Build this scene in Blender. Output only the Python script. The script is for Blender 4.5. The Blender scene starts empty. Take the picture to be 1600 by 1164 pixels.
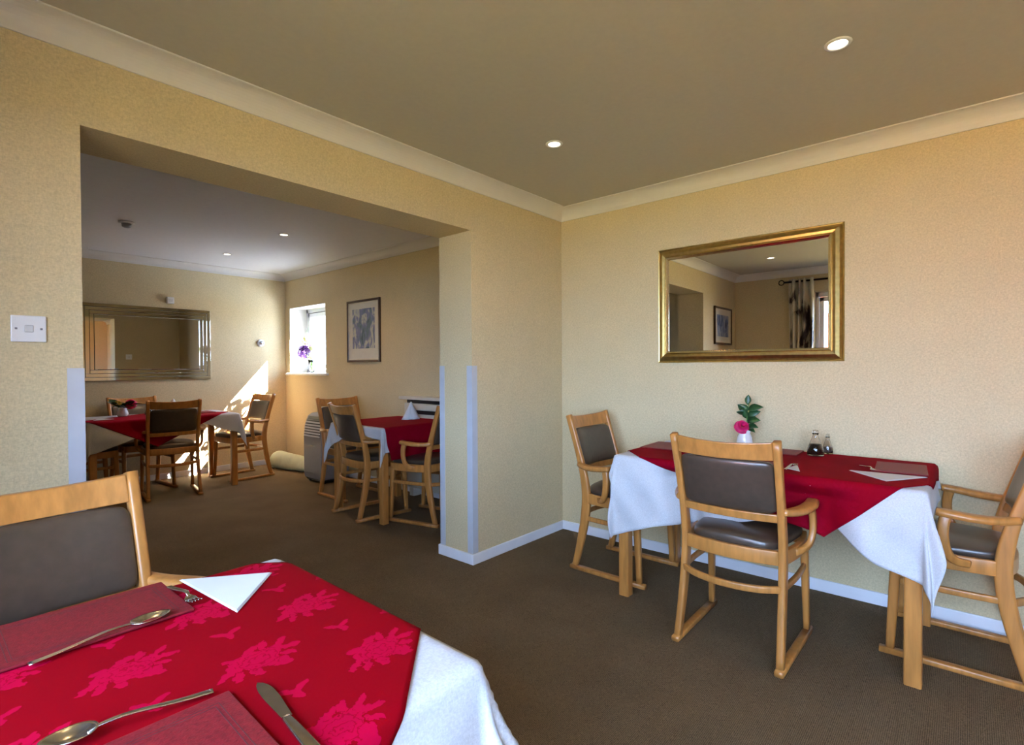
import bpy, bmesh, math, random
from mathutils import Vector, Matrix, noise
random.seed(7)
C = bpy.context.scene.collection
PI = math.pi
S = bpy.context.scene

# ------------------------------------------------------------------ camera
YAW, PITCH, ROLL = 0.7146, 0.0118, -0.0056
F = Vector((math.cos(YAW)*math.cos(PITCH), math.sin(YAW)*math.cos(PITCH), -math.sin(PITCH)))
R0 = Vector((math.sin(YAW), -math.cos(YAW), 0)); U0 = R0.cross(F)
R = R0*math.cos(ROLL)+U0*math.sin(ROLL); U = -R0*math.sin(ROLL)+U0*math.cos(ROLL)
cd = bpy.data.cameras.new('camera'); cam = bpy.data.objects.new('camera', cd); C.objects.link(cam)
M3 = Matrix((R, U, -F)).transposed()
cam.matrix_world = Matrix.Translation((0, 0, 1.25)) @ M3.to_4x4()
cd.sensor_width = 36; cd.lens = 819.1/1600*36; cd.clip_start = .05
S.camera = cam

# ------------------------------------------------------------------ world, sun, windows, exposure
S.view_settings.view_transform = 'Standard'; S.view_settings.look = 'None'
S.view_settings.gamma = 1; S.view_settings.use_curve_mapping = False
S.view_settings.exposure = -0.25
w = bpy.data.worlds.new('sky'); S.world = w; w.use_nodes = True
bg = w.node_tree.nodes['Background']; bg.inputs[0].default_value = (.46, .645, 1.0, 1); bg.inputs[1].default_value = 34.0
sd = bpy.data.lights.new('sun', 'SUN'); sd.energy = 950; sd.angle = .009; sd.color = (1, .97, .92)
sun = bpy.data.objects.new('sun', sd); C.objects.link(sun)
sun.rotation_euler = Vector((-1.0, .55, -1.12)).to_track_quat('-Z', 'Y').to_euler(); sun.location = (8, 2, 8)
def portal(loc, size, direction):
    l = bpy.data.lights.new('window_portal', 'AREA'); l.shape = 'RECTANGLE'; l.size, l.size_y = size
    l.cycles.is_portal = True
    o = bpy.data.objects.new('window_portal', l); C.objects.link(o); o.location = loc
    o.rotation_euler = Vector(direction).to_track_quat('-Z', 'Z').to_euler(); return o
DL_E = 9.0    # downlight power

# ------------------------------------------------------------------ materials
def mat(name, col, rough=.5, metal=0, spec=.5, noise_scale=None, noise_amt=.1, bump=0, bump_scale=200, coords='Object', sheen=0, trans=0, stretch=None, coat=0):
    m = bpy.data.materials.new(name); m.use_nodes = True; nt = m.node_tree; b = nt.nodes['Principled BSDF']
    b.inputs['Base Color'].default_value = (*col, 1); b.inputs['Roughness'].default_value = rough
    b.inputs['Metallic'].default_value = metal; b.inputs['Specular IOR Level'].default_value = spec
    b.inputs['Transmission Weight'].default_value = trans; b.inputs['Sheen Weight'].default_value = sheen
    b.inputs['Coat Weight'].default_value = coat
    tc = nt.nodes.new('ShaderNodeTexCoord'); out = tc.outputs[coords]
    if stretch:
        mp = nt.nodes.new('ShaderNodeMapping'); mp.inputs['Scale'].default_value = stretch
        nt.links.new(out, mp.inputs['Vector']); out = mp.outputs[0]
    if noise_scale:
        n = nt.nodes.new('ShaderNodeTexNoise'); n.inputs['Scale'].default_value = noise_scale; n.inputs['Detail'].default_value = 4
        nt.links.new(out, n.inputs['Vector'])
        rp = nt.nodes.new('ShaderNodeValToRGB')
        rp.color_ramp.elements[0].position = .3; rp.color_ramp.elements[1].position = .7
        rp.color_ramp.elements[0].color = (*[c*(1-noise_amt) for c in col], 1)
        rp.color_ramp.elements[1].color = (*[min(1, c*(1+noise_amt)) for c in col], 1)
        nt.links.new(n.outputs['Fac'], rp.inputs['Fac']); nt.links.new(rp.outputs[0], b.inputs['Base Color'])
    if bump:
        n2 = nt.nodes.new('ShaderNodeTexNoise'); n2.inputs['Scale'].default_value = bump_scale; n2.inputs['Detail'].default_value = 3
        nt.links.new(out, n2.inputs['Vector'])
        bp = nt.nodes.new('ShaderNodeBump'); bp.inputs['Strength'].default_value = bump; bp.inputs['Distance'].default_value = .002
        nt.links.new(n2.outputs['Fac'], bp.inputs['Height']); nt.links.new(bp.outputs[0], b.inputs['Normal'])
    return m
def emis(name, col, st):
    m = bpy.data.materials.new(name); m.use_nodes = True; nt = m.node_tree
    b = nt.nodes['Principled BSDF']; b.inputs['Emission Color'].default_value = (*col, 1); b.inputs['Emission Strength'].default_value = st
    b.inputs['Base Color'].default_value = (*col, 1); return m

WALLC = (.62, .515, .315)
M_wall = mat('wallpaper', WALLC, .75, noise_scale=6, noise_amt=.02, spec=.25)
def weave(m, sx, sy, sz, st, dist=.001):
    nt = m.node_tree; b = nt.nodes['Principled BSDF']; tc = nt.nodes.new('ShaderNodeTexCoord')
    out = None
    for ax, sc in (('X', sx), ('Y', sy), ('Z', sz)):
        n = nt.nodes.new('ShaderNodeTexNoise'); n.inputs['Scale'].default_value = 1; n.inputs['Detail'].default_value = 2
        mp = nt.nodes.new('ShaderNodeMapping')
        v = [sc*.35]*3; v['XYZ'.index(ax)] = sc
        mp.inputs['Scale'].default_value = v
        nt.links.new(tc.outputs['Object'], mp.inputs['Vector']); nt.links.new(mp.outputs[0], n.inputs['Vector'])
        if out is None: out = n.outputs['Fac']
        else:
            a = nt.nodes.new('ShaderNodeMath'); a.operation = 'ADD'; nt.links.new(out, a.inputs[0]); nt.links.new(n.outputs['Fac'], a.inputs[1]); out = a.outputs[0]
    bp = nt.nodes.new('ShaderNodeBump'); bp.inputs['Strength'].default_value = st; bp.inputs['Distance'].default_value = dist
    nt.links.new(out, bp.inputs['Height']); nt.links.new(bp.outputs[0], b.inputs['Normal'])
    # slight thread colour variation
    src = b.inputs['Base Color'].links[0].from_socket if b.inputs['Base Color'].links else None
    mr = nt.nodes.new('ShaderNodeMapRange'); mr.inputs['From Min'].default_value = 1.1; mr.inputs['From Max'].default_value = 1.9
    mr.inputs['To Min'].default_value = .86; mr.inputs['To Max'].default_value = 1.12
    nt.links.new(out, mr.inputs['Value'])
    mx = nt.nodes.new('ShaderNodeMix'); mx.data_type = 'RGBA'; mx.blend_type = 'MULTIPLY'; mx.inputs['Factor'].default_value = 1
    if src: nt.links.new(src, mx.inputs['A'])
    else: mx.inputs['A'].default_value = b.inputs['Base Color'].default_value
    nt.links.new(mr.outputs[0], mx.inputs['B']); nt.links.new(mx.outputs['Result'], b.inputs['Base Color'])
weave(M_wall, 300, 300, 300, .25)
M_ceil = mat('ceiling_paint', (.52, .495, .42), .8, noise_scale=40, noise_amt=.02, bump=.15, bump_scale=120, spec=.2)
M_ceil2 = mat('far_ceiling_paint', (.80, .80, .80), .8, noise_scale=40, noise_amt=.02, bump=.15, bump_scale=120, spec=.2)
M_cove = mat('cove_paint', (.78, .76, .72), .55, noise_scale=5, noise_amt=.02)
M_skirt = mat('skirting_gloss', (.80, .82, .86), .3, noise_scale=8, noise_amt=.03)
M_white = mat('white_plastic', (.82, .82, .82), .3, noise_scale=20, noise_amt=.02)
M_upvc = mat('white_upvc', (.85, .87, .88), .25, noise_scale=20, noise_amt=.02)
M_guard = mat('clear_corner_plastic', (.52, .55, .61), .22, noise_scale=12, noise_amt=.04, coat=.3)
# carpet: brown ribbed loops
M_carpet = mat('brown_carpet', (.178, .124, .070), .95, spec=.1, noise_scale=3, noise_amt=.10)
def carpet(m):
    nt = m.node_tree; b = nt.nodes['Principled BSDF']; tc = nt.nodes.new('ShaderNodeTexCoord')
    mp = nt.nodes.new('ShaderNodeMapping'); mp.inputs['Rotation'].default_value = (0, 0, PI/2)
    nt.links.new(tc.outputs['Object'], mp.inputs['Vector'])
    wv = nt.nodes.new('ShaderNodeTexWave'); wv.inputs['Scale'].default_value = 55; wv.inputs['Distortion'].default_value = 7.0
    wv.inputs['Detail'].default_value = 3; wv.inputs['Detail Scale'].default_value = 6
    nt.links.new(mp.outputs[0], wv.inputs['Vector'])
    n = nt.nodes.new('ShaderNodeTexNoise'); n.inputs['Scale'].default_value = 260; n.inputs['Detail'].default_value = 3
    nt.links.new(tc.outputs['Object'], n.inputs['Vector'])
    a = nt.nodes.new('ShaderNodeMath'); a.operation = 'MULTIPLY_ADD'; a.inputs[1].default_value = .75
    nt.links.new(wv.outputs['Fac'], a.inputs[0]); nt.links.new(n.outputs['Fac'], a.inputs[2])
    mr = nt.nodes.new('ShaderNodeMapRange'); mr.inputs['From Min'].default_value = .4; mr.inputs['From Max'].default_value = 1.3
    mr.inputs['To Min'].default_value = .40; mr.inputs['To Max'].default_value = 1.6
    nt.links.new(a.outputs[0], mr.inputs['Value'])
    src = b.inputs['Base Color'].links[0].from_socket
    mx = nt.nodes.new('ShaderNodeMix'); mx.data_type = 'RGBA'; mx.blend_type = 'MULTIPLY'; mx.inputs['Factor'].default_value = 1
    nt.links.new(src, mx.inputs['A']); nt.links.new(mr.outputs[0], mx.inputs['B']); nt.links.new(mx.outputs['Result'], b.inputs['Base Color'])
    bp = nt.nodes.new('ShaderNodeBump'); bp.inputs['Strength'].default_value = .8; bp.inputs['Distance'].default_value = .004
    nt.links.new(a.outputs[0], bp.inputs['Height']); nt.links.new(bp.outputs[0], b.inputs['Normal'])
carpet(M_carpet)
M_wood = mat('honey_oak', (.44, .19, .045), .35, noise_scale=5, noise_amt=.20, stretch=(9, 9, 1.2), bump=.05, bump_scale=60, coat=.15)
M_leather = mat('brown_leather', (.058, .040, .028), .34, noise_scale=30, noise_amt=.15, bump=.12, bump_scale=180, spec=.6, coat=.2)
M_cloth = mat('white_linen', (.51, .52, .54), .85, noise_scale=12, noise_amt=.02, sheen=.1); weave(M_cloth, 500, 500, 500, .3, .0006)
M_napkin = mat('white_napkin', (.64, .66, .68), .85, noise_scale=12, noise_amt=.02, bump=.2, bump_scale=400)
M_steel = mat('cutlery_steel', (.60, .60, .59), .22, metal=1, noise_scale=60, noise_amt=.08)
M_mat = mat('maroon_leatherette', (.16, .007, .014), .5, spec=.3, noise_scale=140, noise_amt=.25, bump=.35, bump_scale=350)
M_mat_line = mat('dark_tooled_line', (.07, .012, .018), .5, noise_scale=90, noise_amt=.2)
M_mirror = mat('mirror_glass', (.86, .86, .83), .0, metal=1)
M_mirror_edge = mat('mirror_bevel', (.86, .84, .74), .05, metal=1)
M_gold = mat('champagne_gold', (.47, .35, .13), .30, metal=1, noise_scale=3, noise_amt=.12, stretch=(1, 14, 14), bump=.05, bump_scale=150)
M_goldlip = mat('pale_gold_lip', (.83, .74, .48), .22, metal=1, noise_scale=30, noise_amt=.05)
M_darkwood = mat('dark_brown_frame', (.055, .026, .012), .35, noise_scale=20, noise_amt=.2)
M_paleframe = mat('pale_inner_frame', (.62, .58, .45), .45, noise_scale=20, noise_amt=.08)
M_matboard = mat('cream_mount', (.62, .60, .52), .8, noise_scale=20, noise_amt=.03)
M_porc = mat('white_porcelain', (.85, .86, .88), .12, noise_scale=10, noise_amt=.02)
M_leaf = mat('dark_green_leaf', (.020, .075, .022), .4, noise_scale=40, noise_amt=.3)
M_stem = mat('green_stem', (.10, .22, .04), .5, noise_scale=40, noise_amt=.2)
M_pink = mat('magenta_petal', (.60, .012, .13), .55, noise_scale=60, noise_amt=.15)
M_purple = mat('purple_petal', (.10, .025, .20), .6, noise_scale=50, noise_amt=.4)
M_cream = mat('cream_petal', (.80, .82, .45), .6, noise_scale=50, noise_amt=.1)
M_glass = mat('clear_glass', (1, 1, 1), .02, trans=1); M_glass.node_tree.nodes['Principled BSDF'].inputs['IOR'].default_value = 1.45
M_vinegar = mat('dark_vinegar', (.012, .006, .004), .08, noise_scale=10, noise_amt=.1)
M_pepper = mat('grey_pepper', (.16, .13, .11), .8, noise_scale=300, noise_amt=.5)
M_grey = mat('grey_casing', (.21, .20, .21), .45, noise_scale=30, noise_amt=.05)
M_lgrey = mat('pale_louvre', (.66, .66, .66), .45, noise_scale=30, noise_amt=.05)
M_black = mat('black_plastic', (.012, .012, .014), .4, noise_scale=30, noise_amt=.2)
M_heater = mat('cream_enamel', (.66, .62, .50), .4, noise_scale=15, noise_amt=.03)
M_bundle = mat('pale_quilted_fabric', (.68, .73, .52), .8, noise_scale=9, noise_amt=.1, bump=.3, bump_scale=50)
M_chrome = mat('chrome', (.7, .7, .72), .12, metal=1, noise_scale=20, noise_amt=.03)
M_lamp = emis('lamp_glow', (1.0, .86, .62), 14)
M_rod = mat('dark_bronze_rod', (.03, .022, .018), .35, metal=.8, noise_scale=20, noise_amt=.2)
M_ground = mat('warm_bounce_ground', (.085, .061, .010), .95, noise_scale=2, noise_amt=.3)  # ground coloured warm so its bounce warms the ceiling and upper walls
M_bounce = mat('pale_bounce_slab', (.78, .77, .74), .9, noise_scale=2, noise_amt=.1)
M_brick = mat('red_brick', (.30, .10, .06), .9, noise_scale=12, noise_amt=.3)
M_bush = mat('bush_green', (.10, .20, .06), .8, noise_scale=12, noise_amt=.4)
M_glass_pane = None
def pane_mat():
    m = bpy.data.materials.new('window_glass'); m.use_nodes = True; nt = m.node_tree; nt.nodes.remove(nt.nodes['Principled BSDF'])
    o = nt.nodes['Material Output']; t = nt.nodes.new('ShaderNodeBsdfTransparent'); g = nt.nodes.new('ShaderNodeBsdfGlossy'); g.inputs['Roughness'].default_value = .01
    fr = nt.nodes.new('ShaderNodeLayerWeight'); fr.inputs[0].default_value = .08
    mx = nt.nodes.new('ShaderNodeMixShader'); nt.links.new(fr.outputs['Fresnel'], mx.inputs[0]); nt.links.new(t.outputs[0], mx.inputs[1]); nt.links.new(g.outputs[0], mx.inputs[2])
    nt.links.new(mx.outputs[0], o.inputs[0]); return m
M_pane = pane_mat()

def art_mat(name, seed, cols, sc=7):
    m = bpy.data.materials.new(name); m.use_nodes = True; nt = m.node_tree; b = nt.nodes['Principled BSDF']; b.inputs['Roughness'].default_value = .6
    tc = nt.nodes.new('ShaderNodeTexCoord'); mp = nt.nodes.new('ShaderNodeMapping'); mp.inputs['Location'].default_value = (seed, seed*.7, seed*.3)
    mp.inputs['Scale'].default_value = (1, 1.3, .7)
    nt.links.new(tc.outputs['Object'], mp.inputs['Vector'])
    n = nt.nodes.new('ShaderNodeTexNoise'); n.inputs['Scale'].default_value = sc; n.inputs['Detail'].default_value = 5; n.inputs['Distortion'].default_value = .8
    nt.links.new(mp.outputs[0], n.inputs['Vector']); r = nt.nodes.new('ShaderNodeValToRGB'); r.color_ramp.interpolation = 'EASE'
    e = r.color_ramp.elements; k = len(cols)
    e[0].position = .3; e[0].color = (*cols[0], 1); e[1].position = .7; e[1].color = (*cols[-1], 1)
    for i in range(1, k-1):
        x = e.new(.3+.4*i/(k-1)); x.color = (*cols[i], 1)
    nt.links.new(n.outputs['Fac'], r.inputs[0]); nt.links.new(r.outputs[0], b.inputs['Base Color']); return m
M_art = art_mat('abstract_watercolour', 3.1, [(.02, .04, .07), (.10, .16, .20), (.16, .18, .34), (.50, .52, .42), (.25, .28, .45)], 9)
M_art2 = art_mat('blue_watercolour', 8.3, [(.02, .04, .10), (.08, .13, .30), (.25, .30, .45), (.5, .5, .5)], 11)
M_curt = art_mat('floral_curtain_print', 1.7, [(.03, .015, .02), (.03, .015, .02), (.55, .50, .40), (.62, .57, .47), (.62, .57, .47)], 4)

# red damask: rose clusters and sprigs on a staggered lattice, in rest-plane UV metres
def damask(name, ca, cb):
    m = bpy.data.materials.new(name); m.use_nodes = True; nt = m.node_tree; L = nt.links; N = nt.nodes
    b = N['Principled BSDF']; b.inputs['Roughness'].default_value = .8; b.inputs['Sheen Weight'].default_value = .0; b.inputs['Specular IOR Level'].default_value = .04
    uv = N.new('ShaderNodeUVMap'); sp = N.new('ShaderNodeSeparateXYZ'); L.new(uv.outputs[0], sp.inputs[0])
    def ma(op, a, bb=None, c=None):
        n = N.new('ShaderNodeMath'); n.operation = op
        for i, v in enumerate((a, bb, c)):
            if v is None: continue
            if isinstance(v, (int, float)): n.inputs[i].default_value = v
            else: L.new(v, n.inputs[i])
        return n.outputs[0]
    W, H = .148, .25
    col = ma('FLOOR', ma('DIVIDE', sp.outputs[0], W))
    par = ma('FLOORED_MODULO', col, 2)
    lx = ma('SUBTRACT', ma('SUBTRACT', sp.outputs[0], ma('MULTIPLY', col, W)), W/2)
    yy = ma('ADD', sp.outputs[1], ma('MULTIPLY', par, .125))
    ly = ma('SUBTRACT', ma('FLOORED_MODULO', yy, H), H/2)       # cluster at ly=0, sprig at ly=+-H/2
    # domain wobble for organic edges
    nz = N.new('ShaderNodeTexNoise'); nz.inputs['Scale'].default_value = 90; nz.inputs['Detail'].default_value = 2; L.new(uv.outputs[0], nz.inputs['Vector'])
    ns = N.new('ShaderNodeSeparateColor'); L.new(nz.outputs['Color'], ns.inputs[0])
    lx = ma('ADD', lx, ma('MULTIPLY', ma('SUBTRACT', ns.outputs[0], .5), .018))
    ly = ma('ADD', ly, ma('MULTIPLY', ma('SUBTRACT', ns.outputs[1], .5), .018))
    def ell(cx, cy, a, bb, deg, Y=None):
        y0 = ly if Y is None else Y
        c, s = math.cos(math.radians(deg)), math.sin(math.radians(deg))
        x = ma('SUBTRACT', lx, cx); y = ma('SUBTRACT', y0, cy)
        u = ma('DIVIDE', ma('ADD', ma('MULTIPLY', x, c), ma('MULTIPLY', y, s)), a)
        v = ma('DIVIDE', ma('SUBTRACT', ma('MULTIPLY', y, c), ma('MULTIPLY', x, s)), bb)
        return ma('ADD', ma('MULTIPLY', u, u), ma('MULTIPLY', v, v))
    ds = [ell(.002, -.002, .031, .026, 20), ell(-.030, .004, .018, .015, 30), ell(.030, .012, .017, .014, 10), ell(-.008, .020, .018, .012, 10), ell(.012, -.020, .018, .012, -15),
          ell(.002, .037, .019, .0075, 28), ell(.024, .038, .016, .0070, 62), ell(.050, .030, .018, .0070, 40), ell(.056, .006, .018, .0075, -8), ell(.044, -.014, .014, .0070, -35),
          ell(-.052, -.012, .019, .0075, 32), ell(-.040, -.026, .018, .0070, 60), ell(-.016, -.034, .014, .0085, 95), ell(.022, -.038, .018, .0075, 155), ell(.030, -.030, .012, .007, 60), ell(-.030, .026, .015, .007, 170)]
    ys = ma('SUBTRACT', ma('FLOORED_MODULO', ma('ADD', yy, H/2), H), H/2)
    ds += [ell(.010, .004, .018, .006, 30, ys), ell(-.010, .004, .018, .006, 140, ys), ell(0, -.012, .012, .007, 90, ys)]
    d = ds[0]
    for e in ds[1:]: d = ma('MINIMUM', d, e)
    mask = ma('LESS_THAN', d, 1.0)
    # rose petal rings cut dark lines
    ring = ma('SINE', ma('ADD', ma('MULTIPLY', ma('SQRT', ds[0]), 15), ma('MULTIPLY', ns.outputs[2], 14)))
    cut = ma('MULTIPLY', ma('GREATER_THAN', ring, .72), ma('LESS_THAN', ds[0], 1.6))
    cut = ma('SUBTRACT', 1, ma('MULTIPLY', cut, .6)); mask = ma('MULTIPLY', mask, cut)
    mx = N.new('ShaderNodeMix'); mx.data_type = 'RGBA'; L.new(mask, mx.inputs['Factor'])
    mx.inputs['A'].default_value = (*ca, 1); mx.inputs['B'].default_value = (*cb, 1)
    L.new(mx.outputs['Result'], b.inputs['Base Color'])
    n2 = N.new('ShaderNodeTexNoise'); n2.inputs['Scale'].default_value = 700; L.new(uv.outputs[0], n2.inputs['Vector'])
    bp = N.new('ShaderNodeBump'); bp.inputs['Strength'].default_value = .2; bp.inputs['Distance'].default_value = .0006
    L.new(n2.outputs['Fac'], bp.inputs['Height']); L.new(bp.outputs[0], b.inputs['Normal'])
    return m
M_red = damask('red_rose_damask', (.21, .0003, .005), (.37, .0008, .028))
M_red2 = damask('faint_sheen_damask', (.20, .0006, .009), (.215, .0008, .012))  # same damask, its angle-dependent rose sheen put into the colours as faint contrast

# ------------------------------------------------------------------ helpers
def tag(o, label=None, cat=None, group=None, kind=None):
    if label: o['label'] = label
    if cat: o['category'] = cat
    if group: o['group'] = group
    if kind: o['kind'] = kind
    return o
def link(name, bm, m, parent=None, smooth=False, bevel=0, seg=2):
    bmesh.ops.recalc_face_normals(bm, faces=bm.faces[:])
    me = bpy.data.meshes.new(name); bm.to_mesh(me); bm.free(); me.materials.append(m)
    if smooth:
        for p in me.polygons: p.use_smooth = True
    o = bpy.data.objects.new(name, me); C.objects.link(o)
    if parent: o.parent = parent
    if bevel:
        md = o.modifiers.new('bevel', 'BEVEL'); md.width = bevel; md.segments = seg; md.limit_method = 'ANGLE'
    return o
def thing(name, label, cat, loc=(0, 0, 0), rz=0, group=None):
    o = bpy.data.objects.new(name, None); C.objects.link(o); o.location = loc; o.rotation_euler = (0, 0, rz)
    o.empty_display_size = .05
    return tag(o, label, cat, group)
def box(bm, a, b):
    vs = [bm.verts.new((x, y, z)) for x in (a[0], b[0]) for y in (a[1], b[1]) for z in (a[2], b[2])]
    for f in ((0, 1, 3, 2), (4, 6, 7, 5), (0, 4, 5, 1), (2, 3, 7, 6), (0, 2, 6, 4), (1, 5, 7, 3)): bm.faces.new([vs[i] for i in f])
def obox(name, a, b, m, parent=None, bevel=0, seg=2):
    bm = bmesh.new(); box(bm, a, b); return link(name, bm, m, parent, bevel=bevel, seg=seg)
def catmull(P, n):
    P = [Vector(p) for p in P]
    if len(P) == 2: return [P[0].lerp(P[1], i/n) for i in range(n+1)]
    Q = [P[0]*2-P[1]]+P+[P[-1]*2-P[-2]]; out = []
    for i in range(1, len(Q)-2):
        for k in range(n):
            t = k/n; a, b, c, d = Q[i-1:i+3]
            out.append(.5*((2*b)+(-a+c)*t+(2*a-5*b+4*c-d)*t*t+(-a+3*b-3*c+d)*t**3))
    out.append(P[-1]); return out
def sweep(bm, path, wd, ht, side=(1, 0, 0), n=6, rnd=.35, scale=None, ns=3, smooth_path=True):
    """rounded-rect tube: wd along side, ht across"""
    pts = catmull(path, n) if smooth_path else [Vector(p) for p in path]
    side = Vector(side); rings = []; r = min(wd, ht)*rnd/1.0; r = min(r, min(wd, ht)/2)
    sec = []
    for cx, cy, a0 in ((1, 1, 0), (-1, 1, 90), (-1, -1, 180), (1, -1, 270)):
        for k in range(ns+1):
            a = math.radians(a0+90*k/ns); sec.append(((wd/2-r)*cx+r*math.cos(a), (ht/2-r)*cy+r*math.sin(a)))
    for i, p in enumerate(pts):
        t = (pts[min(i+1, len(pts)-1)]-pts[max(i-1, 0)]).normalized()
        s = (side-t*side.dot(t)).normalized(); u = s.cross(t).normalized()
        sc = scale(i/(len(pts)-1)) if scale else 1
        if not isinstance(sc, tuple): sc = (sc, sc)
        rings.append([bm.verts.new(p+s*x*sc[0]+u*y*sc[1]) for x, y in sec])
    m = len(sec)
    for a, b in zip(rings, rings[1:]):
        for j in range(m): bm.faces.new((a[j], a[(j+1) % m], b[(j+1) % m], b[j]))
    bm.faces.new(rings[0][::-1]); bm.faces.new(rings[-1])
def tube(bm, path, r, n=5, seg=8, scale=None):
    pts = catmull(path, n); rings = []
    up = Vector((0, 0, 1))
    for i, p in enumerate(pts):
        t = (pts[min(i+1, len(pts)-1)]-pts[max(i-1, 0)]).normalized()
        ref = up if abs(t.z) < .95 else Vector((1, 0, 0))
        s = t.cross(ref).normalized(); u = s.cross(t); rr = r*(scale(i/(len(pts)-1)) if scale else 1)
        rings.append([bm.verts.new(p+(s*math.cos(2*PI*j/seg)+u*math.sin(2*PI*j/seg))*rr) for j in range(seg)])
    for a, b in zip(rings, rings[1:]):
        for j in range(seg): bm.faces.new((a[j], a[(j+1) % seg], b[(j+1) % seg], b[j]))
    bm.faces.new(rings[0][::-1]); bm.faces.new(rings[-1])
def lathe(bm, prof, c=(0, 0, 0), seg=32):
    c = Vector(c); rings = []
    for r, z in prof:
        if r < 1e-6: rings.append([bm.verts.new(c+Vector((0, 0, z)))])
        else: rings.append([bm.verts.new(c+Vector((r*math.cos(2*PI*j/seg), r*math.sin(2*PI*j/seg), z))) for j in range(seg)])
    for a, b in zip(rings, rings[1:]):
        for j in range(seg):
            k = (j+1) % seg
            if len(a) == 1 and len(b) == 1: continue
            if len(a) == 1: bm.faces.new((a[0], b[k], b[j]))
            elif len(b) == 1: bm.faces.new((a[j], a[k], b[0]))
            else: bm.faces.new((a[j], a[k], b[k], b[j]))
def superpad(bm, c, a, e=.3, warp=None, nu=40, nv=20):
    """superellipsoid pad, half sizes a"""
    def pw(v): return math.copysign(abs(v)**e, v)
    def pz(v): return math.copysign(abs(v)**.6, v)
    rings = []
    for i in range(nv+1):
        ph = -PI/2+PI*i/nv; cz = abs(math.cos(ph))**.45; sz = pz(math.sin(ph))
        ring = []
        for j in range(nu):
            th = 2*PI*j/nu
            p = Vector((a[0]*cz*pw(math.cos(th)), a[1]*cz*pw(math.sin(th)), a[2]*sz))
            if warp: p = warp(p)
            ring.append(bm.verts.new(Vector(c)+p))
        rings.append(ring)
    for r1, r2 in zip(rings, rings[1:]):
        for j in range(nu): bm.faces.new((r1[j], r1[(j+1) % nu], r2[(j+1) % nu], r2[j]))
    bmesh.ops.remove_doubles(bm, verts=bm.verts, dist=1e-5)
def dup(root, name, loc, rz, label, cat, group=None):
    r = root.copy(); C.objects.link(r); r.location = loc; r.rotation_euler = (0, 0, rz); r['label'] = label; r['category'] = cat
    if group: r['group'] = group
    def rec(src, dst):
        for ch in list(src.children):
            c = ch.copy(); C.objects.link(c); c.parent = dst; rec(ch, c)
    rec(root, r); return r
def struct(o): o['kind'] = 'structure'; return o

# ------------------------------------------------------------------ room shell
XB, YA, YC = 3.294, 2.349, 6.841
XE = -.71; XL = -1.4; YF = -2.7; T = .301; YA2 = YA+T
XJ, XP, ZO = .4057, 2.3231, 2.1037
CZ, CZ2 = 2.43, 2.462
WY0, WY1, WZ0, WZ1 = 5.815, 6.715, 1.175, 2.025      # far window
EY0, EY1, EZ0, EZ1 = -2.0, 1.41, .62, 2.14           # rear patio window
XO = XB+.33
struct(obox('floor', (XL-.3, YF-.3, -.1), (XO, YC+.3, 0), M_carpet))
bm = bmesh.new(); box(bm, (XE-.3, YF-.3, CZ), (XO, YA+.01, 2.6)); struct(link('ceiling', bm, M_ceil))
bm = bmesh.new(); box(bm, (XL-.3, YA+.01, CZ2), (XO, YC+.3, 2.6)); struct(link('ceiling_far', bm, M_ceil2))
# wall_left: with the wide opening
bm = bmesh.new()
box(bm, (XL-.3, YA, 0), (XJ, YA2, CZ+.05)); box(bm, (XP, YA, 0), (XB, YA2, CZ+.05)); box(bm, (XJ, YA, ZO), (XP, YA2, CZ+.05))
struct(link('wall_left', bm, M_wall))
# wall_right with small window hole
bm = bmesh.new()
box(bm, (XB, YF-.3, 0), (XO, WY0, 2.6)); box(bm, (XB, WY1, 0), (XO, YC+.3, 2.6))
box(bm, (XB, WY0, 0), (XO, WY1, WZ0)); box(bm, (XB, WY0, WZ1), (XO, WY1, 2.6))
struct(link('wall_right', bm, M_wall))
struct(obox('wall_far', (XL-.3, YC, 0), (XB, YC+.3, 2.6), M_wall))
bm = bmesh.new()
box(bm, (XE-.3, YF, 0), (XE, EY0, 2.6)); box(bm, (XE-.3, EY1, 0), (XE, YA, 2.6)); box(bm, (XE-.3, EY0, EZ1), (XE, EY1, 2.6)); box(bm, (XE-.3, EY0, 0), (XE, EY1, EZ0))
struct(link('wall_rear', bm, M_wall))
struct(obox('wall_near', (XE-.3, YF-.3, 0), (XB, YF, 2.6), M_wall))
struct(obox('wall_far_left', (XL-.3, YA2, 0), (XL, YC, 2.6), M_wall))
# coves: quarter-round hollow profile swept along straight runs with mitred ends
def cove(name, p0, p1, nrm, zc, dz, dw, m0=1, m1=1):
    """p0->p1 wall line, nrm into room; m0,m1 mitre (1 inside corner, 0 square)"""
    bm = bmesh.new(); p0 = Vector(p0); p1 = Vector(p1); nrm = Vector(nrm); d = (p1-p0).normalized()
    prof = [(0, 0), (0, -dz), (.008, -dz), (.010, -dz+.006)]
    for k in range(9):
        a = PI/2*k/8; prof.append((.010+(dw-.018)*(1-math.cos(a)), -dz+.008+(dz-.014)*math.sin(a)))
    prof += [(dw-.002, -.006), (dw, -.004), (dw, 0)]
    ra, rb = [], []
    for o, z in prof:
        ra.append(bm.verts.new(p0+nrm*o+d*(o*m0)+Vector((0, 0, zc+z)))); rb.append(bm.verts.new(p1+nrm*o-d*(o*m1)+Vector((0, 0, zc+z))))
    n = len(prof)
    for j in range(n): bm.faces.new((ra[j], ra[(j+1) % n], rb[(j+1) % n], rb[j]))
    bm.faces.new(ra); bm.faces.new(rb[::-1])
    o = link(name, bm, M_cove); struct(o); return o
cove('trim_1', (XE, YA, 0), (XB, YA, 0), (0, -1, 0), CZ, .08, .10)
cove('trim_2', (XB, YF, 0), (XB, YA, 0), (-1, 0, 0), CZ, .08, .10)
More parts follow.
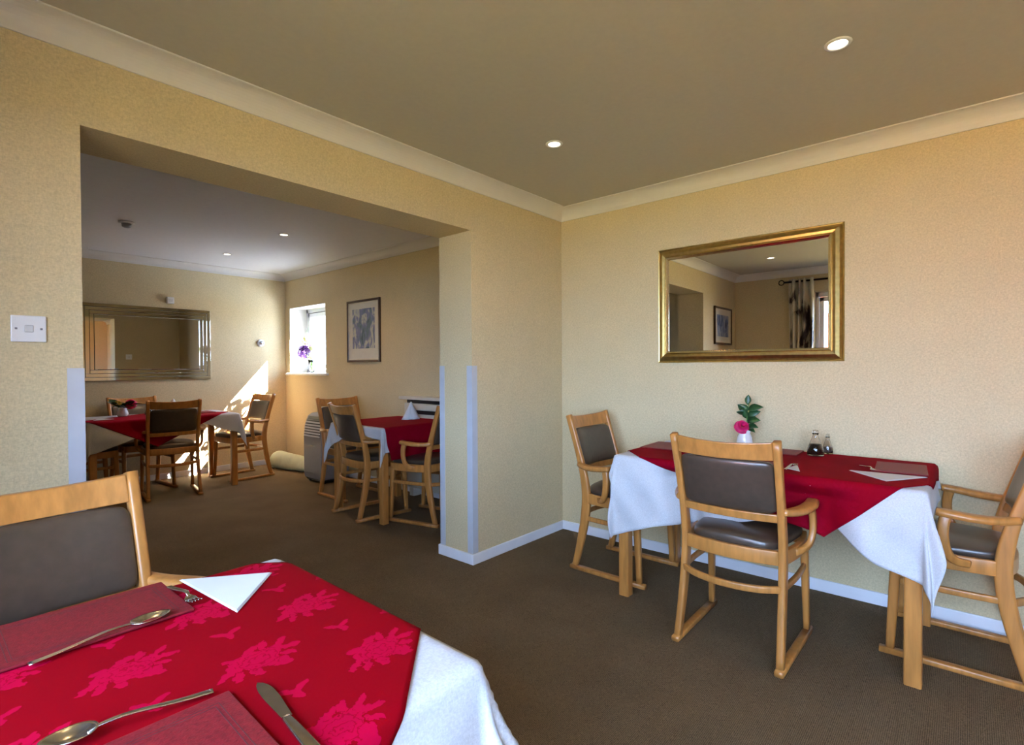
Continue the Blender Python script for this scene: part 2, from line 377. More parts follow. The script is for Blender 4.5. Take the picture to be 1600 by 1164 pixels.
cove('trim_3', (XE, YF, 0), (XE, YA, 0), (1, 0, 0), CZ, .08, .10)
cove('trim_4', (XL, YC, 0), (XB, YC, 0), (0, -1, 0), CZ2, .075, .10)
cove('trim_5', (XB, YA2, 0), (XB, YC, 0), (-1, 0, 0), CZ2, .075, .10)
# baseboards
def skirt(name, runs):
    bm = bmesh.new()
    for a, b in runs:
        box(bm, (*a, 0), (*b, .066))
    struct(link(name, bm, M_skirt, bevel=.004))
sk = .014
skirt('baseboard_left', [((XP-sk, YA-sk), (XB-sk, YA)), ((XP-sk, YA), (XP, YA2+sk)), ((XP, YA2), (XB-sk, YA2+sk)), ((XE+sk, YA-sk), (XJ+sk, YA)), ((XJ, YA), (XJ+sk, YA2+sk))])
skirt('baseboard_right', [((XB-sk, YF), (XB, YA-.0005)), ((XB-sk, YA2+.0005), (XB, YC))])
skirt('baseboard_far', [((XL, YC-sk), (XB-sk-.001, YC))])

# windows
def window_small():
    x = XO-.10
    bm = bmesh.new()
    for a, b in (((WY0, WZ0), (WY0+.05, WZ1)), ((WY1-.05, WZ0), (WY1, WZ1)), ((WY0, WZ0), (WY1, WZ0+.05)), ((WY0, WZ1-.05), (WY1, WZ1))):
        box(bm, (x, a[0], a[1]), (x+.06, b[0], b[1]))
    fr = struct(link('window_1', bm, M_upvc, bevel=.004))
    bm = bmesh.new(); y0, y1, z0, z1 = WY0+.06, WY1-.06, WZ0+.06, WZ1-.06
    for a, b in (((y0, z0), (y0+.055, z1)), ((y1-.055, z0), (y1, z1)), ((y0, z0), (y1, z0+.055)), ((y0, z1-.055), (y1, z1))):
        box(bm, (x-.012, a[0], a[1]), (x+.045, b[0], b[1]))
    sash = link('sash', bm, M_upvc, fr, bevel=.006)
    bm = bmesh.new()
    for a, b in (((y0-.008, z0-.008), (y0, z1+.008)), ((y1, z0-.008), (y1+.008, z1+.008)), ((y0-.008, z1), (y1+.008, z1+.008))):
        box(bm, (x-.002, a[0], a[1]), (x+.03, b[0], b[1]))
    link('gasket', bm, M_black, fr)
    obox('pane', (x+.018, y0+.055, z0+.055), (x+.022, y1-.055, z1-.055), M_pane, sash)
    # window board
    bm = bmesh.new(); box(bm, (XB-.045, WY0-.06, WZ0-.022), (XO-.10, WY1+.055, WZ0+.004))
    struct(link('trim_6', bm, M_upvc, bevel=.006))
window_small()
# white plastered reveal lining of small window
bm = bmesh.new()
box(bm, (XB-.001, WY0-.0, WZ0), (XO-.10, WY0+.006, WZ1)); box(bm, (XB-.001, WY1-.006, WZ0), (XO-.10, WY1, WZ1)); box(bm, (XB-.001, WY0, WZ1-.006), (XO-.10, WY1, WZ1))
struct(link('trim_7', bm, M_cove))
def window_rear():
    x = XE-.15; bm = bmesh.new()
    n = 3; wv = (EY1-EY0)/n
    for i in range(n+1):
        y = EY0+wv*i; box(bm, (x, max(EY0, y-.035), EZ0), (x+.06, min(EY1, y+.035), EZ1))
    box(bm, (x, EY0, EZ0), (x+.06, EY1, EZ0+.06)); box(bm, (x, EY0, EZ1-.06), (x+.06, EY1, EZ1))
    fr = struct(link('window_2', bm, M_upvc, bevel=.004))
    for i in range(n):
        y = EY0+wv*i; s = bmesh.new(); a, b_, c, d = y+.04, y+wv-.04, EZ0+.065, EZ1-.065
        for p, q in (((a, c), (a+.05, d)), ((b_-.05, c), (b_, d)), ((a, c), (b_, c+.05)), ((a, d-.05), (b_, d))): box(s, (x-.01, p[0], p[1]), (x+.07, q[0], q[1]))
        sh = link('sash', s, M_upvc, fr, bevel=.005)
        obox('pane', (x+.025, a+.05, c+.05), (x+.03, b_-.05, d-.05), M_pane, sh)
window_rear()
portal((XO+.02, (WY0+WY1)/2, (WZ0+WZ1)/2), (WY1-WY0, WZ1-WZ0), (-1, 0, 0))
portal((XE-.32, (EY0+EY1)/2, (EZ0+EZ1)/2), (EY1-EY0, EZ1-EZ0), (1, 0, 0))

# outside
bm = bmesh.new(); bmesh.ops.create_grid(bm, x_segments=40, y_segments=40, size=30)
for v in bm.verts: v.co.z = -.25+.05*noise.noise(v.co*.3); v.co += Vector((2, 3, 0))
struct(link('garden_ground', bm, M_ground))
struct(obox('bounce_slab', (XO, -6, -.2), (9.5, 16, -.12), M_bounce))  # unseen pale slab, added to bounce sunlight onto the far ceiling
struct(obox('garden_wall', (-7.2, 1.2, -.3), (-6.9, 9, 2.4), M_brick))
def shrub(name, c, s, label, n=1400):
    t = thing(name, label, 'shrub', (c[0], c[1], -.25))
    bm = bmesh.new()
    rnd = random.Random(int(c[0]*10))
    for _ in range(n):
        v = Vector((rnd.gauss(0, 1), rnd.gauss(0, 1), rnd.gauss(0, 1))).normalized()*rnd.uniform(.6, 1)
        p = Vector((v.x*s[0], v.y*s[1], s[2]+v.z*s[2]*.95)); a = Vector((rnd.gauss(0, 1), rnd.gauss(0, 1), rnd.gauss(0, 1))).normalized()*.07
        b = a.cross(Vector((rnd.gauss(0, 1), rnd.gauss(0, 1), rnd.gauss(0, 1)))).normalized()*.035
        bm.faces.new([bm.verts.new(p-a), bm.verts.new(p+b), bm.verts.new(p+a), bm.verts.new(p-b)])
    link('foliage', bm, M_bush, t)
    bm = bmesh.new(); tube(bm, [(0, 0, 0), (.02, 0, s[2])], .04); link('stem', bm, M_darkwood, t)
shrub('garden_shrub', (7.6, 12.2), (.8, .8, .95), 'leafy green shrub outside beyond the small far window')

# ------------------------------------------------------------------ corner guards
def guard(x, y, dx, dy, z0, z1, label, wd=.045):
    bm = bmesh.new(); t = .0025
    box(bm, (min(x, x+dx*wd), y-(t if dy > 0 else 0), z0), (max(x, x+dx*wd), y+(t if dy < 0 else 0), z1))
    box(bm, (x-(t if dx > 0 else 0), min(y, y+dy*wd) - (t if dy > 0 else 0), z0), (x+(t if dx < 0 else 0), max(y, y+dy*wd)+(t if dy < 0 else 0), z1))
    o = link('corner_guard', bm, M_guard); tag(o, label, 'corner guard', 'clear plastic corner guards on the opening')
guard(XP, YA, 1, 1, .067, 1.255, 'clear bluish plastic corner guard on near front edge of the pillar')
guard(XP, YA2, 1, -1, .067, 1.255, 'narrow clear plastic corner guard on far edge of the pillar')
guard(XJ, YA, -1, 1, .067, 1.252, 'clear bluish plastic corner guard on left edge of opening below light switch')

# ------------------------------------------------------------------ wall and ceiling fittings
def switch(x, y, z, s, label):
    t = thing('light_switch', label, 'light switch', (x, y, z))
    pl = obox('plate', (-.044, -.009*s if s > 0 else 0, -.0435), (.044, 0 if s > 0 else .009, .0435), M_white, t, bevel=.003)
    bm = bmesh.new(); y0, y1 = sorted((-s*.008, -s*.013)); box(bm, (-.011, y0, -.012), (.011, y1, .012)); link('rocker', bm, M_lgrey, pl, bevel=.002)
    for q in (-.031, .031):
        bm = bmesh.new(); y0, y1 = sorted((-s*.0085, -s*.0100)); box(bm, (q-.0032, y0, -.0032), (q+.0032, y1, .0032)); link('screw', bm, M_grey, pl, bevel=.0015)
switch(.264, YA, 1.383, 1, 'white square single light switch on wall left of the wide opening')
switch(2.52, YA2, 1.45, -1, 'small white switch on back of pillar, seen reflected in the long far mirror')

def downlight(x, y, z, label, power=DL_E):
    t = thing('downlight', label, 'downlight', (x, y, z), group='recessed ceiling downlights')
    bm = bmesh.new(); lathe(bm, [(.032, 0), (.044, 0), (.046, -.002), (.044, -.005), (.034, -.007), (.030, -.003), (.032, 0)]); link('bezel', bm, M_white, t, smooth=True)
    bm = bmesh.new(); lathe(bm, [(0, -.0045), (.02, -.004), (.030, -.002), (.030, 0), (0, 0)]); link('bulb', bm, M_lamp, t, smooth=True)
    l = bpy.data.lights.new('downlight_beam', 'SPOT'); l.energy = power; l.color = (1, .62, .27); l.spot_size = math.radians(150); l.spot_blend = 1; l.shadow_soft_size = .03
    o = bpy.data.objects.new('downlight_beam', l); C.objects.link(o); o.parent = t; o.location = (0, 0, -.02)
downlight(2.262, 1.657, CZ, 'lit round downlight nearer the room corner')
downlight(2.255, .362, CZ, 'lit round downlight at upper right above the right table')
downlight(.314, 1.636, CZ, 'lit round downlight seen only as a reflection in gold mirror')
downlight(.31, .30, CZ, 'lit round downlight above the camera side of the room')
downlight(2.26, 4.70, CZ2, 'small round downlight in far room ceiling, to the right', 44)
downlight(2.245, 5.95, CZ2, 'faint round downlight in far room ceiling near the far wall', 22)

t = thing('smoke_detector', 'small dark-looking round smoke detector on far room ceiling', 'smoke detector', (1.2, 5.25, CZ2))
bm = bmesh.new(); lathe(bm, [(0, 0), (.055, 0), (.055, -.012), (.05, -.016), (0, -.016)]); link('base', bm, M_white, t, smooth=True)
bm = bmesh.new(); lathe(bm, [(0, -.016), (.035, -.016), (.032, -.04), (.02, -.048), (0, -.048)]); link('sensor_head', bm, M_grey, t, smooth=True)
t = thing('alarm_sensor', 'small pale grey sensor box on far wall just above the long mirror', 'sensor', (1.957, YC, 2.018))
obox('casing', (-.035, -.05, -.037), (.035, 0, .037), M_white, t, bevel=.006)
obox('lens', (-.022, -.053, -.02), (.022, -.049, .015), M_lgrey, t, bevel=.002)
t = thing('wall_dial', 'small round white and grey wall dial left of the far room corner', 'dial', (2.965, YC, 1.566))
bm = bmesh.new(); lathe(bm, [(0, 0), (.045, 0), (.045, .02), (.04, .026), (0, .026)]); o = link('plate', bm, M_white, t, smooth=True); o.rotation_euler = (PI/2, 0, 0)
bm = bmesh.new(); lathe(bm, [(0, .026), (.024, .026), (.022, .05), (0, .052)]); o = link('knob', bm, M_chrome, t, smooth=True); o.rotation_euler = (PI/2, 0, 0)

# gold framed mirror on right wall
def frame_profile(name, w_, h_, prof, m, parent, smooth=False):
    """mitred frame in local YZ plane (width along y), depth along -x; prof: list of (inset from outer edge, depth)"""
    bm = bmesh.new(); rings = []
    for ins, dep in prof:
        a, b = w_/2-ins, h_/2-ins
        rings.append([bm.verts.new((-dep, y, z)) for y, z in ((-a, -b), (a, -b), (a, b), (-a, b))])
    n = len(rings)
    for i in range(n):
        r1, r2 = rings[i], rings[(i+1) % n]
        for j in range(4): bm.faces.new((r1[j], r1[(j+1) % 4], r2[(j+1) % 4], r2[j]))
    return link(name, bm, m, parent)
my0, my1, mz0, mz1 = .495, 1.5536, 1.268, 2.0128
t = thing('wall_mirror', 'rectangular mirror in a wide brushed gold frame on right wall', 'mirror', (XB, (my0+my1)/2, (mz0+mz1)/2))
W_, H_ = my1-my0, mz1-mz0
gf = frame_profile('frame', W_, H_, [(0, 0), (0, .012), (.004, .018), (.010, .016), (.020, .026), (.038, .034), (.052, .031), (.058, .026), (.058, 0)], M_gold, t)
frame_profile('frame_lip', W_-.114, H_-.114, [(0, 0), (0, .028), (.005, .032), (.014, .024), (.018, .016), (.018, 0)], M_goldlip, gf)
bm = bmesh.new(); box(bm, (-.014, -W_/2+.070, -H_/2+.070), (-.006, W_/2-.070, H_/2-.070)); link('glass', bm, M_mirror, t)

# long frameless bevelled mirror on far wall
x0, x1, z0, z1 = 1.155, 2.372, 1.122, 1.932
t = thing('wall_mirror', 'long mirror with grooved mirror-strip border on the far wall, above the far table', 'mirror', ((x0+x1)/2, YC, (z0+z1)/2))
W_, H_ = x1-x0, z1-z0
obox('backing', (-W_/2, -.012, -H_/2), (W_/2, 0, H_/2), M_black, t)
def mbox(name, a, b, m, bev=.0): return obox(name, (a[0], -.020, a[1]), (b[0], -.012, b[1]), m, t, bevel=bev)
ins = .115
mbox('glass', (-W_/2+ins, -H_/2+ins), (W_/2-ins, H_/2-ins), M_mirror, .004)
g = .003; bw = (ins-3*g)/3
for k in range(3):
    o0 = k*(bw+g)
    a, b = W_/2-o0, H_/2-o0
    for nm, p, q in (('bevel_strip', (-a, b-bw), (a, b)), ('bevel_strip', (-a, -b), (a, -b+bw)), ('bevel_strip', (-a, -b+bw+.001), (-a+bw, b-bw-.001)), ('bevel_strip', (a-bw, -b+bw+.001), (a, b-bw-.001))):
        mbox(nm, p, q, M_mirror_edge, .002)

# pictures
def picture(name, label, w_, h_, loc, rz, art, frame_m):
    t = thing(name, label, 'picture', loc, rz)
    fr_ = frame_profile('frame', w_, h_, [(0, 0), (0, .022), (.004, .026), (.020, .022), (.026, .012), (.026, 0)], frame_m, t)
    frame_profile('inner_frame', w_-.05, h_-.05, [(0, 0), (0, .016), (.012, .013), (.014, 0)], M_paleframe, fr_)
    mo_ = obox('mount', (-.009, -w_/2+.034, -h_/2+.034), (-.004, w_/2-.034, h_/2-.034), M_matboard, t)
    obox('print', (-.0105, -w_/2+.098, -h_/2+.15 if h_ > w_ else -h_/2+.1), (-.0085, w_/2-.098, h_/2-.098), art, mo_)
    return t
picture('framed_picture', 'abstract blue and cream print in dark brown frame beside the far window', .622, .685, (XB, 5.005, 1.648), 0, M_art, M_darkwood)
picture('framed_picture', 'blue print in thin frame, seen only reflected in the gold mirror', .60, .47, (-.225, YA, 1.745), PI/2, M_art2, M_darkwood)
picture('framed_picture', 'second blue print under the first, just reaching the bottom of gold mirror', .60, .47, (-.225, YA, 1.20), PI/2, M_art2, M_darkwood)

# curtain on rod at rear window (seen in mirror)
t = thing('curtain_rod', 'dark bronze curtain rod with ring finial, reflected in gold mirror', 'curtain rod', (XE+.12, 0, 2.27))
bm = bmesh.new(); tube(bm, [(0, -2.35, 0), (0, 1.72, 0)], .012, seg=12); link('rod', bm, M_rod, t, smooth=True)
for s in (1, -1):
    bm = bmesh.new()
    pts = [(0, s*((1.72 if s > 0 else 2.35)+.03)+.03*math.cos(a), .03*math.sin(a)) for a in [2*PI*k/12 for k in range(13)]]
    if s < 0: pts = [(p[0], p[1], p[2]) for p in pts]
    tube(bm, pts, .006, n=1); link('finial', bm, M_rod, t, smooth=True)
    bm = bmesh.new(); yb = 1.6 if s > 0 else -2.3; tube(bm, [(-.12, yb, 0), (0, yb, 0)], .008); link('bracket', bm, M_rod, t, smooth=True)
def curtain(y0, y1, label):
    bm = bmesh.new(); n = 60; nz = 24; grid = []
    for i in range(n+1):
        u = i/n; row = []
        for k in range(nz+1):
            z = .04+(2.30-.04)*k/nz
            row.append(bm.verts.new((XE+.12+.035*math.sin(u*2*PI*4)*(1-.1*math.sin(z*3)), y0+(y1-y0)*u+.008*math.sin(z*2.2+u*9), z)))
        grid.append(row)
    for i in range(n):
        for k in range(nz): bm.faces.new((grid[i][k], grid[i+1][k], grid[i+1][k+1], grid[i][k+1]))
    o = link('curtain', bm, M_curt, smooth=True); tag(o, label, 'curtain', 'floral curtains at the rear window')
    md = o.modifiers.new('s', 'SOLIDIFY'); md.thickness = .003
curtain(1.40, 1.66, 'cream curtain with dark floral print, reflected at right of gold mirror')
curtain(-2.28, -2.0, 'cream curtain with dark floral print on the unseen side of the rear window')

# ------------------------------------------------------------------ chair
def make_chair():
    t = thing('dining_chair', 'x', 'chair', group='oak dining armchairs with brown leather pads')
    for s in (-1, 1):
        bm = bmesh.new(); sweep(bm, [(s*.215, -.002, .014), (s*.222, .50, .014)], .036, .026, n=3, rnd=.3); link('runner', bm, M_wood, t, smooth=True)
        bm = bmesh.new()
        sweep(bm, [(s*.214, .028, .024), (s*.210, .062, .16), (s*.207, .094, .32), (s*.206, .104, .46), (s*.207, .084, .60), (s*.209, .040, .76), (s*.212, -.018, .945)], .030, .044, n=5, rnd=.3,
              scale=lambda u: (1, .85+.45*math.sin(PI*min(1, u/.85))**1.5 if u < .85 else .85)); link('leg', bm, M_wood, t, smooth=True)
        bm = bmesh.new()
        sweep(bm, [(s*.219, .462, .024), (s*.216, .452, .22), (s*.213, .440, .44)], .032, .040, n=4, rnd=.3, scale=lambda u: .8+.25*u); link('leg', bm, M_wood, t, smooth=True)
        bm = bmesh.new()   # armrest
        sweep(bm, [(s*.214, .060, .650), (s*.236, .11, .643), (s*.262, .18, .644), (s*.276, .250, .651), (s*.274, .306, .656)], .052, .030, n=5, rnd=.45, scale=lambda u: (.70+.42*math.sin(PI*min(u*1.05, 1)*.75), 1)); arm = link('armrest', bm, M_wood, t, smooth=True)
        bm = bmesh.new()   # bent arm support meeting seat rail
        sweep(bm, [(s*.271, .275, .648), (s*.278, .284, .60), (s*.280, .282, .54), (s*.273, .268, .490), (s*.254, .242, .462), (s*.228, .205, .452)], .028, .040, n=6, rnd=.35, scale=lambda u: 1-.25*u); link('arm_support', bm, M_wood, arm, smooth=True)
        bm = bmesh.new()
        sweep(bm, [(s*.208, .09, .325), (s*.219, .26, .325), (s*.214, .445, .325)], .018, .028, n=5, rnd=.35); link('stretcher', bm, M_wood, t, smooth=True)
    bm = bmesh.new(); sweep(bm, [(-.208, .078, .325), (-.12, .030, .322), (0, .012, .320), (.12, .030, .322), (.208, .078, .325)], .018, .030, side=(0, 1, 0), n=5, rnd=.35); link('stretcher', bm, M_wood, t, smooth=True)
    # seat frame ring: front, back (bowed) and sides
    bm = bmesh.new(); hz = .060; zc = .448
    sweep(bm, [(-.198, .094, zc), (-.10, .070, zc), (0, .062, zc), (.10, .070, zc), (.198, .094, zc)], .022, hz, side=(0, 1, 0), n=4, rnd=.2)
    sweep(bm, [(-.21, .455, zc), (-.10, .475, zc), (0, .481, zc), (.10, .475, zc), (.21, .455, zc)], .022, hz, side=(0, 1, 0), n=4, rnd=.2)
    for s in (-1, 1): sweep(bm, [(s*.204, .10, zc), (s*.226, .25, zc), (s*.224, .38, zc), (s*.208, .46, zc)], .022, hz, n=4, rnd=.2)
    link('seat_frame', bm, M_wood, t, smooth=True)
    bm = bmesh.new()
    def wp(p): return Vector((p.x*(1+.10*(p.y/.2)), p.y, p.z+.012*(1-(p.x/.2)**2)*(1 if p.z > 0 else 0)))
    superpad(bm, (0, .278, .487), (.205, .205, .030), .42, wp); link('seat', bm, M_leather, t, smooth=True)
    # back: pad follows raked, bowed plane
    def yz(z):   # y of back plane at height z
        pts = [(.46, .104), (.60, .084), (.76, .040), (.945, -.018)]
        for (a, b), (c, d) in zip(pts, pts[1:]):
            if z <= c or c == .945: return b+(d-b)*(z-a)/(c-a)
    bow = lambda x: -.030*(1-(x/.2)**2)
    def rail(z0_, z1_, th, crown, name, wtop=.0):
        bm = bmesh.new(); n = 20; vs = []
        for i in range(n+1):
            x = -.196+.392*i/n; zz1 = z1_+crown*((x/.196)**2)
            zz0 = z0_ + (wtop*((x/.196)**2))
            y0, y1 = yz(z0_)+bow(x), yz(z1_)+bow(x)
            vs.append([bm.verts.new(c) for c in ((x, y0-th/2, zz0), (x, y0+th/2, zz0), (x, y1+th/2, zz1), (x, y1-th/2, zz1))])
        for a, b in zip(vs, vs[1:]):
            for j in range(4): bm.faces.new((a[j], a[(j+1) % 4], b[(j+1) % 4], b[j]))
        bm.faces.new(vs[0]); bm.faces.new(vs[-1][::-1])
        link(name, bm, M_wood, t, bevel=.004)
    rail(.860, .930, .024, .012, 'top_rail', .006); rail(.598, .634, .024, .0, 'lower_rail')
    bm = bmesh.new()
    def bp(p):
        z = .747+p.y; return Vector((p.x, yz(z)+bow(p.x)+.006+p.z-(.0), z))
    superpad(bm, (0, 0, 0), (.192, .1125, .026), .18, bp, nu=64); link('backrest', bm, M_leather, t, smooth=True)
    return t
chairs = [
 # (x, y, heading deg, label)
 (2.262, .777, 0.0, 'oak armchair seen from behind at the front of the right table'),
 (2.900, 1.848, -90.0, 'oak armchair at the left end of right table, in the room corner'),
 (2.990, -.215, 90.0, 'oak armchair at the right end of right table, cut off by the frame'),
 (.218, 1.810, -82.0, 'foreground armchair with shiny brown leather back across from the near rose-patterned table'),
 (1.670, 5.730, 82.0, 'armchair with its back to us at front of the far table under the long mirror'),
 (2.760, 6.310, 185.0, 'armchair at right end of the far table beside the sunlit wall'),
 (1.570, 6.735, -86.0, 'armchair behind the far table, against wall below the long mirror'),
 (.83, 6.26, 0.0, 'armchair at hidden left end of the far table'),
 (2.358, 3.900, -5.0, 'armchair at left side of the middle table, back turned to us'),
 (2.885, 3.140, 104.0, 'armchair on near side of the middle table, half hidden by the pillar'),
 (2.855, 4.815, -90.0, 'armchair on the far side of middle table, next to the air conditioner'),
]
ch0 = make_chair()
for i, (x, y, hd, lab) in enumerate(chairs):
    rz = math.radians(hd-90)
    if i == 0: ch0.location = (x, y, 0); ch0.rotation_euler = (0, 0, rz); ch0['label'] = lab
    else: dup(ch0, 'dining_chair', (x, y, 0), rz, lab, 'chair')

# ------------------------------------------------------------------ tables and cloths
TZ = .765
def table(x0, x1, y0, y1, label):
    cx, cy = (x0+x1)/2, (y0+y1)/2; a, b = (x1-x0)/2, (y1-y0)/2
    t = thing('dining_table', label, 'table', (cx, cy, 0))
    obox('table_top', (-a+.007, -b+.007, TZ-.025), (a-.007, b-.007, TZ), M_wood, t, bevel=.004)
    for sx in (-1, 1):
        for sy in (-1, 1):
            lx, ly = sx*(a-.045), sy*(b-.045)
            bm = bmesh.new(); sweep(bm, [(lx, ly, 0), (lx, ly, TZ-.026)], .058, .058, n=2, rnd=.15); link('leg', bm, M_wood, t)
    bm = bmesh.new(); ax, ay = a-.085, b-.085
    box(bm, (-ax+.03, -ay-.009, TZ-.085), (ax-.03, -ay+.009, TZ-.026)); box(bm, (-ax+.03, ay-.009, TZ-.085), (ax-.03, ay+.009, TZ-.026))
    box(bm, (-ax-.009, -ay+.03, TZ-.085), (-ax+.009, ay-.03, TZ-.026)); box(bm, (ax-.009, -ay+.03, TZ-.085), (ax+.009, ay-.03, TZ-.026))
    link('apron', bm, M_wood, t)
    return t
def poly_at(P, t):
    L = [(Vector(b)-Vector(a)).length for a, b in zip(P, P[1:])]; T_ = sum(L)*t
    for i, l in enumerate(L):
        if T_ <= l or i == len(L)-1: return Vector(P[i]).lerp(Vector(P[i+1]), min(1, T_/l))
        T_ -= l
def drape(name, rect, edges, z, eps, m, label, cat, flare=.22, side_flare=.035, amp=.012, ph=0., n=90, fold=.10, group=None, lim=None, pinch=None):
    x0, x1, y0, y1 = rect; rc = .012; Rb = .016+eps
    qx0, qx1, qy0, qy1 = x0+rc, x1-rc, y0+rc, y1-rc
    c0, d1, c1, d0 = edges      # c0: P00->P10, d1: P10->P11, c1: P01->P11, d0: P00->P01
    P00, P10, P11, P01 = Vector(c0[0]), Vector(c0[-1]), Vector(d1[-1]), Vector(d0[-1])
    bm = bmesh.new(); uvl = bm.loops.layers.uv.new('UVMap'); grid = []; rest = {}
    for i in range(n+1):
        s = i/n; row = []
        for j in range(n+1):
            t = j/n
            p = poly_at(c0, s)*(1-t)+poly_at(c1, s)*t+poly_at(d0, t)*(1-s)+poly_at(d1, t)*s-(P00*(1-s)*(1-t)+P10*s*(1-t)+P11*s*t+P01*(1-s)*t)
            q = Vector((min(max(p.x, qx0), qx1), min(max(p.y, qy0), qy1))); v = p-q; d = v.length
            if d < 1e-6: co = Vector((p.x, p.y, z+eps+.0006*math.sin(9*p.x+ph)*math.sin(11*p.y)))
            else:
                nn = v/d; L_ = Rb*PI/2
                if d < L_: a = d/Rb; co = Vector((q.x+nn.x*Rb*math.sin(a), q.y+nn.y*Rb*math.sin(a), z+eps-Rb*(1-math.cos(a))))
                else:
                    dr = d-L_; wc = (2*abs(nn.x*nn.y))
                    th = math.atan2(abs(nn.y), abs(nn.x))
                    rip = amp*min(1, dr/.15)*(math.sin(17*p.y+9*p.x+ph)+.6*math.sin(29*p.y-23*p.x+ph*2))*(1-.5*wc)
                    off = dr*(side_flare+(flare-side_flare)*wc**.8)+wc*dr*fold*math.sin(9*th+ph)+max(-.004, rip+amp*.9*min(1, dr/.15))
                    if lim:   # obstacle planes (wall) keep the drop close
                        if nn.x > .3: off = min(off, lim[0])
                    sl = max(-.6, min(.9, off/max(dr, .01))); dz = dr*math.sqrt(max(.1, 1-sl*sl*.8))
                    if pinch and nn.x < -.3:
                        for ya, yb, am in pinch:
                            u_ = (p.y-ya)/(yb-ya)
                            if 0 < u_ < 1: off -= am*math.sin(PI*u_)**1.5*min(1, max(0, dr-.014)/.05)
                    co = Vector((q.x+nn.x*(Rb+off), q.y+nn.y*(Rb+off), z+eps-Rb-dz))
            vt = bm.verts.new(co); rest[vt] = (p.x, p.y); row.append(vt)
        grid.append(row)
    for i in range(n):
        for j in range(n):
            f = bm.faces.new((grid[i][j], grid[i+1][j], grid[i+1][j+1], grid[i][j+1]))
            for l in f.loops: l[uvl].uv = rest[l.vert]
    o = link(name, bm, m, smooth=True); tag(o, label, cat, group)
    md = o.modifiers.new('s', 'SOLIDIFY'); md.thickness = .0014; md.offset = 1
    return o
def quad(a, b, c, d, ab=(), bc=(), dc=(), ad=()):
    return ([a, *ab, b], [b, *bc, c], [d, *dc, c], [a, *ad, d])
ZC = TZ+.001; E1, E2 = .001, .0045
ZS = TZ+.0085     # surface things rest on
# right table
RT = (2.515, 3.24, .11, 1.45)
table(*RT, 'oak dining table against right wall under the gold mirror')
PN = ((.30, .69, .075), (.87, 1.23, .075))
drape('white_tablecloth', RT, quad((2.07, 1.475), (2.115, -.10), (3.27, .0), (3.27, 1.475), ab=[(2.17, 1.22), (2.205, 1.05), (2.31, .68), (2.335, .44), (2.21, .27), (2.165, .12)], bc=[(2.45, -.06), (2.7, .0)], ad=[(2.25, 1.53), (2.6, 1.52)]),
      ZC, E1, M_cloth, 'white tablecloth with long hanging corners on the right table', 'tablecloth', ph=.6, lim=(.006,), flare=.17, fold=.07, side_flare=.02, pinch=PN)
drape('red_overcloth', RT, quad((2.255, .46), (2.74, 1.52), (3.265, 1.30), (3.23, .03), ab=[(2.515, 1.30)], ad=[(2.515, .19), (2.69, .085), (2.95, .075)]),
      ZC, E2, M_red2, 'dark red overcloth hanging to a point on the right table', 'overcloth', ph=.6, lim=(.012,), amp=.012, flare=.10, fold=.09, side_flare=.02, pinch=PN)
# near table
NT = (-.135, .613, .60, 1.325)
table(*NT, 'near dining table at lower left, hidden under its cloths')
drape('white_tablecloth', NT, quad((-.41, .33), (.89, .33), (.89, 1.60), (-.41, 1.60)), ZC, E1, M_cloth, 'white tablecloth showing at the rounded corner of the near table', 'tablecloth', ph=2.2, amp=.014, flare=.30, fold=.07, side_flare=.10)
drape('red_overcloth', NT, quad((.258, .398), (.860, 1.006), (.258, 1.608), (-.372, 1.028)), ZC, E2, M_red, 'bright red rose-patterned overcloth laid diagonally on the near table', 'overcloth', ph=2.2, amp=.014, flare=.30, fold=.07, side_flare=.10)
# middle table
MT = (2.43, 3.15, 3.46, 4.22)
table(*MT, 'oak table beyond the pillar in the far room')
drape('white_tablecloth', MT, quad((2.21, 3.26), (3.28, 3.30), (3.20, 4.30), (2.14, 4.42), ad=[(2.34, 3.47), (2.37, 3.8), (2.25, 4.15)]), ZC, E1, M_cloth, 'white tablecloth hanging in narrow points on the middle table', 'tablecloth', ph=1.1, flare=.12, fold=.05, lim=(.004,))
drape('red_overcloth', MT, quad((2.49, 3.20), (3.19, 3.20), (3.16, 4.24), (2.46, 4.24), ad=[(2.45, 3.46)]), ZC, E2, M_red2, 'dark red overcloth on the middle table with the folded napkin', 'overcloth', ph=1.1, lim=(.008,))
# far table
FT = (1.03, 2.32, 5.87, 6.60)
table(*FT, 'oak table in the far room under the long mirror')
drape('white_tablecloth', FT, quad((.72, 5.54), (2.56, 5.60), (2.50, 6.68), (.84, 6.66), ab=[(1.1, 5.60), (1.6, 5.78), (1.95, 5.80), (2.2, 5.70)]), ZC, E1, M_cloth, 'beige-white tablecloth draped over the far table', 'tablecloth', ph=.2, fold=.08, flare=.13)
drape('red_overcloth', FT, quad((1.56, 5.60), (2.30, 6.10), (1.72, 6.66), (.99, 6.05), ab=[(2.13, 5.87)], ad=[(1.05, 5.87)]), ZC, E2, M_red2, 'red overcloth hanging in a point on the far table', 'overcloth', ph=.2)

